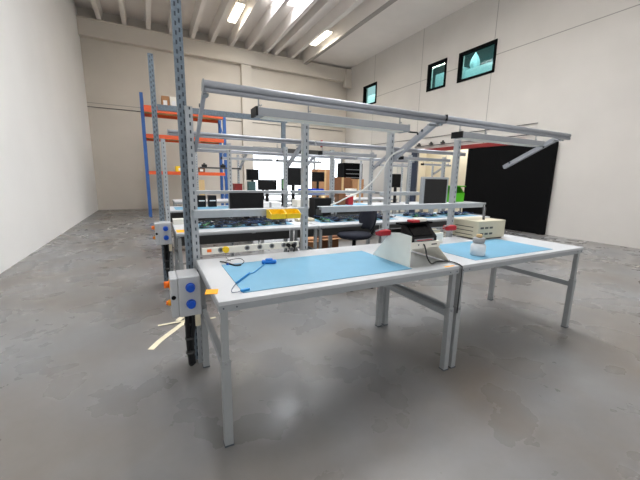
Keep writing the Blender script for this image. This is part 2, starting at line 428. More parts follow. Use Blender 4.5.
up2 = make_upright('perforated_upright', '', 1.82, .05, .05, 'upright', [.028], 0)
for i, (x, l) in enumerate(U2):
    if i == 0: up2.location = (x, YU2+.005, 0); up2['label'] = l
    else: dup(up2, (x, YU2+.005, 0), l)
U3 = [(.55, 'third-row thin post seen left of the black monitor top'), (1.33, 'third-row thin post beside the dark red box'), (2.72, 'third-row thin post hidden behind the central near upright'), (3.52, 'third-row thin post in front of the black cabinet left side'), (4.27, 'third-row thin post in front of the black cabinet right side'), (5.55, 'third-row thin post left of the lit doorway'), (6.62, 'third-row thin post inside the lit doorway view, above the grey screen')]
Y3U = Y3+TD+.04
up3 = make_upright('perforated_upright', '', 1.84, .04, .04, 'upright', [.02], 0)
for i, (x, l) in enumerate(U3):
    if i == 0: up3.location = (x*1.05, Y3U, 0); up3['label'] = l
    else: dup(up3, (x*1.05, Y3U, 0), l)

# galvanised cross beam on the second-row posts
cb = thing('cross_beam', 'bluish galvanised beam joining the tall left posts high behind the overhead rail', 'beam', (-.12, YU2+.005, 2.19))
MB().box(0, 1.66, .03, .07, -.035, .03).build('beam', 'galv', cb)
MB().box(1.58, 1.635, .028, .072, -.42, .05).build('drop_post', 'galv', cb)

# overhead rails, arms, lamps
def make_rail(label, loc, w):
    t = thing('overhead_rail', label, 'rail', loc)
    MB().tube([(0, 0, .008), (w, 0, .008)], .0195, 14).build('upper_tube', 'alu', t)
    MB().tube([(.004, -.006, -.0215), (w, -.006, -.0215)], .012, 12).build('lower_tube', 'alu', t)
    MB().box(.004, w-.002, -.004, .004, -.018, -.008).build('web', 'slot', t)
    e = MB(); e.prism([(-.014, -.034), (.030, -.030), (.058, -.012), (.050, .012), (.016, .029), (-.016, .029)], 0, -.006, .0)
    e.build('end_plate', 'frame', t)
    return t
RY, RZ = .355, 1.836
railA = make_rail('nearest overhead double-tube rail above the big workbench, left length', (0.03, RY, RZ), 1.715)
railB = make_rail('right length of the nearest overhead rail, beyond the black connector', (1.752, RY, RZ), 1.72)
MB().box(-.007, .006, -.021, .021, -.012, .030).build('connector', 'black', railB)
def make_arm(label, loc, thick=.042, wide=.04, br=True):
    t = thing('support_arm', label, 'arm', loc)
    MB().bar((0, .045, 1.552), (0, -.515, 1.842), wide, thick).build('bar', 'alu', t)
    for p in ((0, -.025, 1.600), (0, -.36, 1.775)):
        MB().tube([(-wide/2-.004, p[1], p[2]), (wide/2+.004, p[1], p[2])], .011, 10).build('bolt', 'slot', t)
    MB().box(-.015, .015, -.535, -.47, 1.795, 1.806).build('rail_clamp', 'frame', t)
    if br: MB().box(-.09, .004, -.50, -.48, 1.790, 1.803).build('bracket', 'frame', t)
    return t
arm = make_arm('thin-looking diagonal arm from the left uprights up to the rail end', (.042, YU, 0), .022, .02, False)
armB = make_arm('thick diagonal arm at right, rising from the upright to the overhead rail', (1.742, YU, 0))
dup(armB, (3.42, YU, 0), 'diagonal arm under the far right end of the nearest overhead rail')
def make_lamp(label, loc, w=1.10, cord=True):
    t = thing('bench_lamp', label, 'lamp', loc)
    b = MB(); b.prism([(-.05, -.022), (.05, -.022), (.05, .018), (.046, .021), (-.046, .021), (-.05, .018)], 0, .012, w-.012)
    b.build('housing', 'lamp', t)
    for a, c in ((0, .012), (w-.012, w)):
        e = MB(); e.prism([(-.052, -.024), (.052, -.024), (.052, .023), (-.052, .023)], 0, a, c); e.build('end_cap', 'black' if a == 0 else 'lamp', t)
    MB().box(.05, w-.05, -.042, .042, -.026, -.022).build('diffuser', 'white', t)
    for x in (.03, .335, w-.05):
        h = MB().tube([(x, 0, .021), (x, 0, .082)], .004, 6).tube(curve([(x, 0, .045), (x+.012, 0, .036), (x+.018, 0, .045)], 3), .003, 6).build('hanger', 'frame', t)
    if cord: MB().tube(curve([(w, 0, .0), (w+.06, .02, -.012), (w+.14, .03, -.01), (w+.16, .04, -.02)], 5), .006, 6).build('power_cord', 'cable', t)
    return t
lamp = make_lamp('long grey bench lamp hanging under the nearest overhead rail', (.285, RY, 1.734), 1.085)
dup(lamp, (1.89, RY, 1.734), 'bench lamp with black end cap cut by the right edge of the picture')

# second and third row overhead gear
railC = dup(railA, (-.05, Y2+.34, RZ), 'second-row overhead rail starting at the left picture edge')
dup(railA, (1.70, Y2+.34, RZ), 'second-row overhead rail above the blue office chair')
r2c = make_rail('second-row overhead rail ending right of the thick arm', (3.44, Y2+.34, RZ), 1.08)
for x, l in ((1.50, 'small diagonal arm on the second-row upright, by the hanging monitor'), (3.02, 'small diagonal arm on the second-row upright behind the thick arm')):
    dup(armB, (x+.045, YU2, 0), l)
lamp2 = make_lamp('second-row bench lamp behind the tall left post', (.215, Y2+.34, 1.715), 1.0, False)
make_lamp('second-row bench lamp in the middle, behind the central upright', (1.76, Y2+.34, 1.715), .88, False)
dup(lamp2, (3.13, Y2+.34, 1.712), 'second-row bench lamp seen right of the thick arm')
railD = dup(railA, (.5, Y3+.36, RZ+.02), 'third-row overhead rail at left, in front of the orange rack')
dup(railA, (2.25, Y3+.36, RZ+.02), 'third-row overhead rail in front of the bright gate')
dup(railA, (4.0, Y3+.36, RZ+.02), 'third-row overhead rail near the black cabinet')
dup(lamp2, (.95, Y3+.36, 1.73), 'third-row bench lamp at left, before the pale column')
dup(lamp2, (2.05, Y3+.36, 1.73), 'third-row bench lamp before the bright gate')
dup(lamp2, (4.6, Y3+.36, 1.73), 'third-row bench lamp by the corner of the hall')
for x, l in ((1.40, 'third-row small arm left of the bright gate'), (2.86, 'third-row small arm right of the central near upright'), (6.95, 'third-row small arm in front of the lit doorway')):
    dup(armB, (x+.04, Y3U, 0), l)
dup(lamp2, (6.0, Y3+.36, 1.80), 'third-row bench lamp in front of the lit doorway')

# shelves on the uprights
def make_shelf(label, loc, w, d, h=.05, m='upright'):
    t = thing('bench_shelf', label, 'shelf', loc)
    MB().box(0, w, .012, d, h-.006, h).build('board', m, t)
    MB().box(0, w, 0, .012, 0, h).build('front_lip', m, t)
    for x in (.02, w-.05): MB().box(x, x+.03, .012, d, h-.03, h-.006).build('bracket', 'frame', t)
    return t
make_shelf('grey shelf rail left of the central upright, holding the yellow bins', (-.005, .80, 1.104), .825, .085)
make_shelf('long pale shelf rail right of the central upright, passing before the chair', (.955, .80, 1.112), 1.95, .085, .046)
make_shelf('second-row narrow shelf at left, above the black monitor', (.10, 2.83, 1.165), 1.38, .14, .04)
make_shelf('second-row narrow shelf in the middle, below the blue bins', (1.54, 2.83, 1.165), 1.45, .14, .04)
make_shelf('second-row shelf at right, ending beside the grey screen', (3.05, 2.78, 1.13), .92, .19, .055)
make_shelf('third-row high dark shelf at left, holding small dark boxes', (.62, Y3U-.12, 1.54), .80, .1, .03, 'panel')
make_shelf('third-row shelf carrying the blue bins', (1.5, Y3U-.14, 1.0), 2.6, .12, .03)

# ------------------------------------------------------------------ things on the nearest bench
tag(MB().box(.135, 1.262, .075, .660, .8005, .8035).build('antistatic_mat', 'mat'), 'large light blue mat on the nearest workbench', 'mat')
tag(MB().box(1.875, 2.90, .06, .60, .8005, .8035).build('antistatic_mat', 'mat'), 'light blue mat under the bottle on the right workbench', 'mat')

ws = thing('wrist_strap', 'bright blue coiled wrist strap lying on the large mat', 'wrist strap', (0, 0, .804))
hx = []
for k in range(140):
    t = k/139; a = t*2*math.pi*22
    p = V((.131, .217, .007)).lerp(V((.252, .377, .007)), t)
    hx.append(p+V((.0045*math.cos(a)*.9, -.0045*math.cos(a)*.4, .0045*math.sin(a))))
MB().tube(hx, .0022, 5).build('coiled_cord', 'cyan', ws)
MB().tube(curve([(.252, .377, .006), (.275, .385, .004), (.34, .47, .005), (.40, .545, .008)], 5), .0028, 6).build('straight_cord', 'cyan', ws)
MB().tube(curve([(.131, .217, .006), (.095, .15, .0), (.085, .10, .0), (.105, .085, .003), (.13, .094, .004)], 5), .0016, 5).build('thin_wire', 'cableblue', ws)
b = MB(); b.box(-.05, .05, -.016, .016, 0, .026, 0, .009, Matrix.Translation((.435, .565, 0)) @ Matrix.Rotation(-.25, 4, 'Z'))
b.box(-.03, .02, -.014, .014, .018, .036, 0, .007, Matrix.Translation((.44, .565, 0)) @ Matrix.Rotation(-.25, 4, 'Z'))
b.build('wrist_band', mat('strap_blue', (24, 118, 205), .5), ws)
b = MB(); b.box(-.025, .025, -.008, .008, 0, .012, 0, .003, Matrix.Translation((.150, .094, 0)) @ Matrix.Rotation(.3, 4, 'Z')); b.build('plug', 'cyan', ws)

bl = thing('test_lead', 'black test lead lying at the back left corner of the large mat', 'cable', (0, 0, .804))
MB().tube(curve([(.138, .722, .006), (.160, .70, .006), (.185, .655, .004), (.215, .595, .003), (.250, .592, .004)], 6), .0045, 8, 0, .008).build('handle', 'cable', bl)
MB().tube(curve([(.250, .592, .006), (.275, .61, .02), (.262, .66, .03), (.215, .70, .02), (.175, .715, .008)], 6), .0022, 6).build('wire_loop', 'cable', bl)
MB().tube(curve([(.205, .70, .01), (.195, .78, .01), (.205, .86, .02), (.225, .935, .045)], 6), .002, 6).build('thin_wire', 'panel', bl)
b = MB(); b.tube([(.165, .645, .004), (.180, .64, .004)], .005, 8); b.build('tip', 'blue', bl)

ot = thing('warning_tag', 'bright orange tag stuck out from the left edge of the nearest workbench', 'tag', (0, .12, .80))
MB().box(-.045, .016, .0, .07, .0005, .003, 0, 0, Matrix.Rotation(-.25, 4, 'Z')).build('paper', 'amber', ot)

# power strip behind the bench
ps = thing('power_strip', 'long white power strip with round sockets along the back of the nearest workbench', 'power strip', (.045, .893, .826))
MB().box(0, .755, 0, .015, 0, .050, 0, .003).build('housing', 'white', ps)
for i in range(7):
    x = .13+.098*i
    if i == 1: continue
    s = MB(); s.tube([(x, -.002, .028), (x, .001, .028)], .020, 16); so = s.build('socket', 'bezel', ps)
    MB().tube([(x, -.003, .028), (x, .0, .028)], .012, 12).build('socket_hole', 'panel', so)
MB().box(.035, .065, -.006, .0, .018, .040, 0, .002).build('switch', 'orange', ps)
MB().tube([(.165, -.02, .030), (.165, .0, .030)], .024, 14).build('yellow_plug', 'yellow', ps)
for x, z in ((.655, .026), (.70, .020)):
    MB().tube([(x, -.03, z), (x, .0, z)], .016, 10).tube(curve([(x, -.03, z), (x-.004, -.04, z-.02), (x-.004, -.03, z-.05)], 4), .006, 6).build('black_plug', 'black', ps)

# socket box on the left post
sb = thing('socket_box', 'grey socket box with two blue outlets beside the nearest workbench', 'socket box', (-.182, .645, .485))
MB().box(.045, .178, 0, .20, 0, .265, 0, .006).build('enclosure', 'boxgrey', sb)
MB().box(0, .045, .012, .215, 0, .258, 0, .006).build('side_module', 'boxgrey', sb)
for z in (.195, .085):
    o = MB()
    o.tube([(.116, -.004, z), (.116, .002, z)], .030, 16); ob = o.build('blue_outlet', 'blue', sb)
    MB().tube([(.116, -.030, z-.003), (.116, -.004, z)], .024, 14, 0, .027).build('outlet_cap', 'blue', ob)
    MB().box(.098, .134, -.034, -.02, z+.012, z+.026, 0, .003).build('hinge', 'blue', ob)
MB().tube([(.016, .008, .135), (.016, .014, .135)], .014, 12).build('keyhole', 'matte', sb)
o = MB(); o.tube([(-.004, .10, .20), (.002, .10, .20)], .032, 14); k = o.build('rotary_switch', 'amber', sb)
MB().tube([(-.026, .10, .20), (-.004, .10, .20)], .022, 12).box(-.034, -.022, .092, .108, .178, .222, 0, .004).build('knob', 'orange', k)
o = MB(); o.tube([(-.016, .10, .075), (.002, .10, .075)], .020, 14); k = o.build('push_switch', 'amber', sb)
MB().tube([(-.028, .10, .075), (-.016, .10, .075)], .014, 12).build('button', 'orange', k)
ct = thing('cable_run', 'thick black cables hanging from the socket box down to the floor', 'cable', (0, 0, 0))
for i, (dx, dy, e) in enumerate(((0, 0, .03), (.022, .02, .02), (.044, -.005, .035), (.012, .035, .015))):
    MB().tube(curve([(-.095+dx, .72+dy, .485), (-.09+dx, .76+dy, .40), (-.088+dx*.7, .82+dy*.5, .25), (-.083+dx*.5, .84+dy*.3, .12), (-.078+dx*.6, .845+dy*.3, e)], 6), .014, 8).build('cable', 'cable', ct)
for z in (.36, .24, .13): MB().lathe([(.030, 0), (.032, .004), (.032, .012), (.030, .016)], 14, 0, (-.075, .825 if z < .3 else .80, z)).build('cable_tie', 'panel', ct)
MB().box(-.045, -.012, .66, .675, .40, .485, 0, .002).build('white_sleeve', 'cream', ct)
# straps on the floor
def ribbon(name, pts, w, label, lift=.004):
    pts = [V(p) for p in curve(pts, 6)]; mb = MB(); rows = []
    for i, p in enumerate(pts):
        d = (pts[min(i+1, len(pts)-1)]-pts[max(i-1, 0)]); n = V((-d.y, d.x, 0)).normalized()*w/2
        rows.append([mb.bm.verts.new(q) for q in (p-n, p+n, p+n+V((0, 0, .0025)), p-n+V((0, 0, .0025)))])
    for A, B in zip(rows, rows[1:]):
        for k in range(4): mb.bm.faces.new((A[k], A[(k+1) % 4], B[(k+1) % 4], B[k]))
    mb.bm.faces.new(rows[0][::-1]); mb.bm.faces.new(rows[-1])
    return tag(mb.build(name, 'cream'), label, 'strap')
ribbon('packing_strap', [(-.34, 1.25, .001), (-.262, 1.39, .001), (-.16, 1.53, .001), (-.06, 1.66, .004), (-.02, 1.73, .014), (-.06, 1.76, .02), (-.11, 1.71, .012)], .05, 'wide cream strap lying on the floor behind the socket box')
ribbon('packing_strap', [(-.28, 1.70, .002), (-.2, 1.69, .006), (-.06, 1.69, .009), (.10, 1.66, .003), (.235, 1.665, .001)], .028, 'narrow cream strap on the floor crossing the wide one')

# ------------------------------------------------------------------ white stand and test fixture
st = thing('test_stand', 'white sheet-metal stand with triangular side, at the right of the nearest workbench', 'stand', (0, 0, .8035))
b = MB(); b.prism([(.100, 0), (.512, 0), (.315, .207), (.22, .219), (.100, .213)], 0, 1.262, 1.267); b.build('left_side', 'white', st)
b = MB(); b.bar((1.515, .29, .125), (1.645, .29, .003), .38, .005); b.build('right_leg', 'white', st)
# bar() is centred; the leg spans y .10 - .48
b = MB(); b.prism([(.100, .125), (.105, .125), (.105, .160), (.36, .160), (.36, .165), (.100, .165)], 0, 1.267, 1.53); b.build('platform', 'white', st)
for x in (1.33, 1.375): MB().tube([(x, .097, .15), (x, .101, .15)], .005, 8).build('screw', 'slot', st)
MB().box(1.45, 1.50, .0985, .1002, .142, .150).build('label_plate', 'panel', st)
fx = thing('test_fixture', 'black test fixture with striped front resting on the white stand', 'fixture', (1.28, .12, .9695))
b = MB(); b.prism([(.0, 0), (.12, 0), (.12, .112), (.095, .112), (.0, .03)], 0, .012, .235); b.build('body', 'black', fx)
MB().box(.03, .205, -.004, .0, .004, .020).build('front_plate', 'bezel', fx)
MB().box(.05, .19, -.0055, -.004, .008, .013).build('pink_label', 'red', fx)
b = MB(); b.prism([(.010, .0388), (.083, .1014), (.080, .106), (.006, .043)], 0, .03, .20); b.build('sloped_screen', 'screen', fx)
MB().box(-.04, .25, .06, .12, .112, .124, 0, .003).build('top_bar', 'matte', fx)
MB().box(.05, .12, .05, .11, .124, .142, 0, .006).build('red_cover', 'red', fx)
MB().box(.10, .20, .06, .12, .125, .152, 0, .012).build('white_cap', 'white', fx)
for z in (.030, .048): MB().tube([(-.09, .215, z), (.62, .215, z)], .0035, 8).build('guide_rod', 'bezel', fx)
MB().box(-.015, .25, .19, .23, .015, .065, 0, .003).build('rod_carrier', 'black', fx)
for x in (-.065, .61):
    c = MB(); c.box(x-.055, x+.05, .185, .245, .018, .060, 0, .012); co = c.build('clamp_grip', 'red', fx)
    MB().tube([(x-.08, .20, .056), (x-.01, .21, .066)], .006, 8).build('lever', 'bezel', co)
MB().tube(curve([(.20, .16, .10), (.27, .12, .09), (.31, .10, .02), (.36, .14, -.01), (.40, .2, .03)], 6), .006, 6).build('loose_cable', 'cable', fx)
tag(MB().tube(curve([(1.375, .094, .955), (1.385, .086, .92), (1.40, .085, .87), (1.45, .09, .815), (1.54, .125, .809), (1.62, .115, .809), (1.650, .07, .808), (1.645, .0, .800), (1.644, -.012, .77), (1.644, -.01, .60), (1.646, -.006, .45)], 7), .0045, 8).build('stand_cable', 'cable'), 'black cable looping from the white stand over the table joint', 'cable')
tag(MB().tube(curve([(1.656, .112, .810), (1.70, .26, .807), (1.80, .50, .807), (1.862, .66, .807)], 7), .004, 8).build('stand_cable', 'cable'), 'black cable running back along the edge of the right mat', 'cable')
tag(MB().box(1.508, 1.60, .012, .03, .8003, .8015).build('yellow_sticker', 'amber'), 'small yellow sticker at the right front corner of the nearest workbench', 'sticker')

# right bench things
wbk = thing('white_block', 'white block with beige cap on the right workbench behind the fixture', 'block', (2.04, .66, .8005))
MB().box(0, .15, 0, .12, 0, .10, 0, .004).build('body', 'white', wbk); MB().box(.02, .13, .02, .1, .10, .125, 0, .003).build('cap', 'beige', wbk)
bo = thing('bottle', 'translucent white bottle on the right mat, cut by the picture edge', 'bottle', (2.045, .175, .8036))
MB().lathe([(.052, 0), (.057, .006), (.057, .075), (.05, .088), (.038, .098)], 24).build('base', 'clear', bo)
MB().lathe([(.038, .0985), (.046, .105), (.046, .135), (.036, .142)], 24).build('body', 'bezel', bo)
MB().lathe([(.022, .1425), (.022, .165), (.018, .168)], 18).build('cap', 'amberbox', bo)
ins = thing('power_supply', 'beige bench instrument with vents at the right edge, behind the bottle', 'instrument', (2.63, .62, .8005))
MB().box(0, .42, 0, .34, .012, .19, 0, .005).build('case', 'beige', ins)
for z in (.05, .11):
    for x in (.03, .10, .17): MB().box(x, x+.05, -.0015, .001, z, z+.02).build('vent', 'panel', ins)
for x in (.03, .39):
    for y in (.03, .31): MB().box(x-.012, x+.012, y-.012, y+.012, 0, .012).build('foot', 'black', ins)
for z in (.04, .08, .12): MB().box(-.0015, .001, .06, .28, z, z+.008).build('side_vent', 'panel', ins)
MB().tube(curve([(.2, .1, .19), (.28, .16, .215), (.34, .2, .26), (.42, .26, .30)], 5), .012, 8).build('cable', 'cable', ins)

# ------------------------------------------------------------------ yellow bins and white cable
def make_bin(name, label, cat, loc, w, d, h, m, group=None):
    t = thing(name, label, cat, loc, 0, group)
    b = MB(); k = .004
    b.prism([(0, 0), (d, 0), (d, h), (d*.45, h), (.0-.012, h*.55)], 0, 0, k)
    b.prism([(0, 0), (d, 0), (d, h), (d*.45, h), (.0-.012, h*.55)], 0, w-k, w)
    b.box(k, w-k, 0, d, 0, k).box(k, w-k, d-k, d, 0, h).box(k, w-k, -.006, .0, 0, h*.55)
    b.build('tray', m, t)
    MB().box(0, w, -.014, -.004, h*.50, h*.60).build('rim', m, t)
    return t
yb = make_bin('storage_bin', 'left one of the two yellow open-front bins on the near shelf', 'bin', (.492, .688, 1.092), .112, .10, .06, 'yellow')
dup(yb, (.608, .688, 1.092), 'right one of the two yellow open-front bins, beside the central upright')
tag(MB().tube(curve([(1.085, .885, 1.165), (1.15, .885, 1.185), (1.231, .885, 1.221), (1.383, .88, 1.281), (1.50, .875, 1.37), (1.58, .86, 1.47), (1.655, .835, 1.59), (1.69, .72, 1.64)], 7), .0065, 8).build('white_cable', 'cord'), 'white cable arching from the near shelf up to the thick diagonal arm', 'cable')

# ------------------------------------------------------------------ monitors
def make_monitor(label, loc, w, h, z0, rz=0.0, scr='screen', bez='black', name='monitor', depth=.05, base=True):
    t = thing(name, label, 'monitor', loc, rz)
    MB().box(-w/2, w/2, 0, depth, z0, z0+h, 0, .006).build('casing', bez, t)
    q = .018 if bez == 'black' else .034
    MB().box(-w/2+q, w/2-q, -.002, .002, z0+q+.004, z0+h-q).build('screen', scr, t)
    if base:
        MB().box(-.03, .03, depth*.5, depth+.02, .012, z0+h*.4).build('neck', bez, t)
        MB().box(-.11, .11, -.04, .15, 0, .012, 0, .004).build('foot', bez, t)
    return t
make_monitor('wide black monitor on the left second-row workbench', (.83, 2.62, .80), .43, .285, .105)
gm = make_monitor('grey-framed square screen at right, in front of the green bin', (4.10, 2.60, .80), .56, .50, .145, -.05, 'screengrey', 'upright', 'monitor', .08)
make_monitor('small far monitor left of the bright gate', (2.19, 7.2, .80), .33, .29, .51)
make_monitor('dark monitor between the second-row and central uprights, against the gate glare', (2.53, 5.15, .80), .46, .38, .43)
make_monitor('small far monitor right of the central upright, before the cardboard boxes', (4.17, 7.2, .80), .40, .28, .50)
make_monitor('low dark monitor left of the green lit screen on the third row', (1.92, 5.12, .80), .40, .21, .33)
make_monitor('far monitor with a white lit screen below the small left monitor', (2.42, 7.0, .80), .17, .20, .29, 0, 'lcd')
make_monitor('far monitor with a light green lit screen left of the second-row upright', (2.20, 4.9, .80), .09, .22, .35, 0, 'lcdgreen')
make_monitor('small dark monitor just right of the thick arm upright', (5.36, 5.1, .80), .27, .34, .40)

# black box with yellow roll, second row
bb = thing('label_printer', 'black box with a yellow roll, right of the central upright', 'printer', (1.85, 2.72, .80))
MB().box(0, .27, 0, .22, 0, .305, 0, .01).build('case', 'black', bb)
MB().box(.01, .12, -.004, .0, .06, .15).build('front_panel', 'panel', bb)
MB().tube([(.10, .05, .29), (.17, .05, .29)], .045, 16).build('yellow_roll', 'amberbox', bb)
tag(MB().box(1.48, 1.74, 2.50, 2.62, .8005, .84, 0, .01, ).build('beige_tray', 'beige'), 'flat beige tray left of the black label printer', 'tray')

# ------------------------------------------------------------------ boards and cables on the second row
pcb = thing('circuit_board', '', 'circuit board', (0, 0, 0))
MB().box(-.07, .07, -.045, .045, 0, .003).build('board', 'pcb', pcb)
MB().box(-.05, -.02, -.02, .02, .003, .014).build('chip', 'chip', pcb)
MB().box(.0, .04, -.035, -.01, .003, .02).build('connector', 'chipgrey', pcb)
MB().box(.01, .055, .005, .038, .003, .03).build('terminal', 'chipgreen', pcb)
pcb2 = thing('circuit_board', '', 'circuit board', (0, 0, 0))
MB().box(-.08, .08, -.05, .05, 0, .003).build('board', 'pcbblue', pcb2)
MB().box(-.06, -.01, -.03, .03, .003, .03).build('heat_sink', 'chip', pcb2)
MB().box(.015, .06, -.04, -.02, .003, .018).build('connector', 'chipgrey', pcb2)
MB().box(.02, .07, .0, .03, .003, .025).build('relay', 'cableblue', pcb2)
firsts = [True, True]
def boards(spots, label, group, z=.8045):
    for i, (x, y) in enumerate(spots):
        src = pcb if i % 2 == 0 else pcb2
        zz = z+random.choice((0, 0.002, .004)); rz = random.uniform(-.5, .5)
        if firsts[i % 2]:
            firsts[i % 2] = False; src.location = (x, y, zz); src.rotation_euler = (0, 0, rz); src['label'] = label; src['group'] = group
        else: dup(src, (x, y, zz), label, group, rz)
tag(MB().box(.12, 1.35, Y2+.22, Y2+.78, .8005, .8035).build('antistatic_mat', 'mat'), 'blue mat under the heap of boards on the left second-row workbench', 'mat')
tag(MB().box(1.75, 3.05, Y2+.22, Y2+.78, .8005, .8035).build('antistatic_mat', 'mat'), 'blue mat on the second-row workbench behind the chair', 'mat')
tag(MB().box(3.35, 4.02, Y2+.16, Y2+.74, .8005, .8035).build('antistatic_mat', 'mat'), 'left of the two blue mats with boards on the right second-row workbench', 'mat')
tag(MB().box(4.10, 4.78, Y2+.16, Y2+.74, .8005, .8035).build('antistatic_mat', 'mat'), 'right of the two blue mats with boards on the right second-row workbench', 'mat')
boards([(.26+.185*(i % 6)+.04*(i//6), Y2+.29+.17*(i//6)) for i in range(18)], 'circuit board in the heap on the left second-row workbench', 'boards heaped on the left second-row bench')
boards([(1.84+.20*(i % 6)+.04*(i//6), Y2+.29+.17*(i//6)) for i in range(18)], 'circuit board on the second-row workbench behind the office chair', 'boards on the second-row bench behind the chair')
boards([(3.50+.19*(i % 3), Y2+.32+.2*(i//3)) for i in range(6)], 'circuit board on the left mat of the right second-row workbench', 'boards on the left mat, right second-row bench')
boards([(4.25+.19*(i % 3), Y2+.32+.2*(i//3)) for i in range(6)], 'circuit board on the right mat of the right second-row workbench', 'boards on the right mat, right second-row bench')
def tangle(x0, x1, y0, y1, n, label, m):
    mb = MB()
    for k in range(n):
        x = random.uniform(x0, x1-.15); y = random.uniform(y0, y1); pts = []
        a = random.uniform(-.6, .6)
        for j in range(5):
            pts.append((min(max(x, x0), x1), min(max(y, y0), y1), .825+random.uniform(0, .035)))
            x += .07*math.cos(a); y += .07*math.sin(a); a += random.uniform(-1.1, 1.1)
        mb.tube(curve(pts, 4), random.uniform(.0035, .006), 5)
    return tag(mb.build('cable_tangle', m), label, 'cables', None, 'stuff')
tangle(.18, 1.32, Y2+.24, Y2+.72, 80, 'black cables tangled over the boards on the left second-row workbench', 'cable')
tangle(.18, 1.32, Y2+.22, Y2+.6, 30, 'dark blue cables tangled over the boards on the left second-row workbench', 'cableblue')
tangle(1.78, 3.0, Y2+.24, Y2+.72, 64, 'black cables tangled on the second-row workbench behind the chair', 'cable')
tangle(1.78, 3.0, Y2+.22, Y2+.6, 24, 'dark blue cables tangled on the second-row workbench behind the chair', 'cableblue')
tangle(3.42, 3.98, Y2+.22, Y2+.62, 22, 'dark blue cables on the left mat of the right second-row workbench', 'cableblue')
tangle(4.15, 4.72, Y2+.22, Y2+.62, 22, 'dark blue cables on the right mat of the right second-row workbench', 'cableblue')
tag(MB().box(1.30, 1.5, Y2+.2, Y2+.4, .8005, .802).build('paper_sheet', 'paper'), 'white paper by the central upright on the second-row workbench', 'paper')
tag(MB().box(1.50, 1.585, Y2+.30, Y2+.36, .8005, .806).build('orange_card', 'orange'), 'small orange card on the second-row workbench right of the central upright', 'card')
ocd = tag(MB().box(-.04, .06, Y2+.06, Y2+.22, .8005, .806).build('orange_card', 'amber'), 'orange card at the left end of the second-row workbench', 'card')
wb = thing('white_box', 'flat white box at the left end of the second-row workbench', 'box', (-.04, Y2+.70, .8005))
MB().box(0, .12, 0, .14, 0, .05, 0, .003).build('body', 'white', wb); MB().box(-.002, .122, -.002, .142, .05, .06).build('lid', 'white', wb)

# second-row socket box and power strip (third row edge seen between)
dup(sb, (-.245, Y2+.70, .56), 'second-row grey socket box with two blue outlets at the left edge')
dup(ct, (-.06, Y2+.06, .07), 'cables hanging from the second-row socket box at the left edge')
ps3 = dup(ps, (.30, Y3-.02, .715), 'white power strip on the front of the third row, above the near shelf')
# third-row mats, boxes
tag(MB().box(.1, 1.5, Y3+.12, Y3+.7, .8005, .8035).build('antistatic_mat', 'mat'), 'blue mat on the third-row workbench at left, seen under the narrow shelf', 'mat')
tag(MB().box(2.9, 4.3, Y3+.12, Y3+.7, .8005, .8035).build('antistatic_mat', 'mat'), 'blue mat on the third-row workbench behind the black label printer', 'mat')
for i, (x, l) in enumerate([(.52, 'small dark box at left on the third-row workbench, left of two'), (.72, 'small dark box at left on the third-row workbench, right of two')]):
    t = thing('component_box', l, 'box', (x, Y3+.55, .8036))
    MB().box(0, .15, 0, .15, 0, .22, 0, .004).build('body', 'black', t); MB().box(.02, .13, -.002, 0, .11, .13).build('label_strip', 'paper', t)
for i, (x, w, l) in enumerate([(2.76, .30, 'left one of the blue bins on the third-row shelf'), (3.08, .30, 'right one of the blue bins on the third-row shelf')]):
    make_bin('storage_bin', l, 'bin', (x, Y3U-.16, 1.031), w, .16, .12, 'blue')
for i, (x, m, w, h, l) in enumerate([(1.60, 'paper', .45, .10, 'white carton stack left of the second-row upright on the third row'), (2.40, 'white', .42, .14, 'white cartons right of the second-row upright on the third row'), (3.5, 'white', .5, .06, 'flat white package behind the black label printer')]):
    t = thing('carton', l, 'carton', (x, Y3+(.12 if x < 3 else .45), .804))
    MB().box(0, w, 0, .28, 0, h, 0, .004).build('body', m, t); MB().box(w*.45, w*.55, -.001, .281, -.0005, h+.001).build('tape', 'bezel', t)
for i, (x, y, z, w, h, m, l) in enumerate([
        (1.17, Y3+.25, .80, .14, .46, 'darkred', 'dark red box on the third-row bench left of the bright gate'),
        (3.76, Y3+.3, .80, .13, .20, 'red', 'red box on the third row below the black cabinet'),
        (3.50, Y3+.3, .80, .18, .26, 'carddark', 'brown box on the third row, left of the red one'),
        (.70, Y4+.3, .80, .22, .50, 'amberbox', 'tan carton on the farthest row, left, before the rack'),
        (2.0, Y4+.2, .80, .18, .48, 'teal', 'teal box below the small left monitor on the farthest row'),
        (5.1, Y4+.3, .80, .3, .3, 'white', 'white box on the farthest row below the cardboard boxes')]):
    t = thing('carton', l, 'box', (x, y, z+.0005))
    MB().box(0, w, 0, .2, 0, h-.02, 0, .004).build('body', m, t); MB().box(-.002, w+.002, -.002, .202, h-.02, h).build('lid', m, t)
for x, l in ((.66, 'small black device at left on the third-row high shelf'), (1.02, 'small black device at right on the third-row high shelf')):
    t = thing('small_device', l, 'device', (x, Y3U-.11, 1.5705)); MB().box(0, .10, 0, .06, 0, .05, 0, .01).build('body', 'black', t); MB().tube([(.05, .03, .05), (.05, .03, .075)], .02, 10).build('knob', 'panel', t)
gb = make_bin('storage_bin', 'bright green bin behind the upright at right', 'bin', (7.08, 5.05, .80), .78, .35, .43, 'green')
MB().box(-.02, .80, -.02, .37, .43, .46).build('lid', 'green', gb)
tag(MB().box(6.1, 6.95, Y3+.1, Y3+.45, .8005, .815).build('paper_stack', 'paper'), 'white papers on the bench at right, below the green bin', 'paper')
dup(benchA, (6.55, Y3, 0), 'third-row workbench at the right edge, under the green bin')

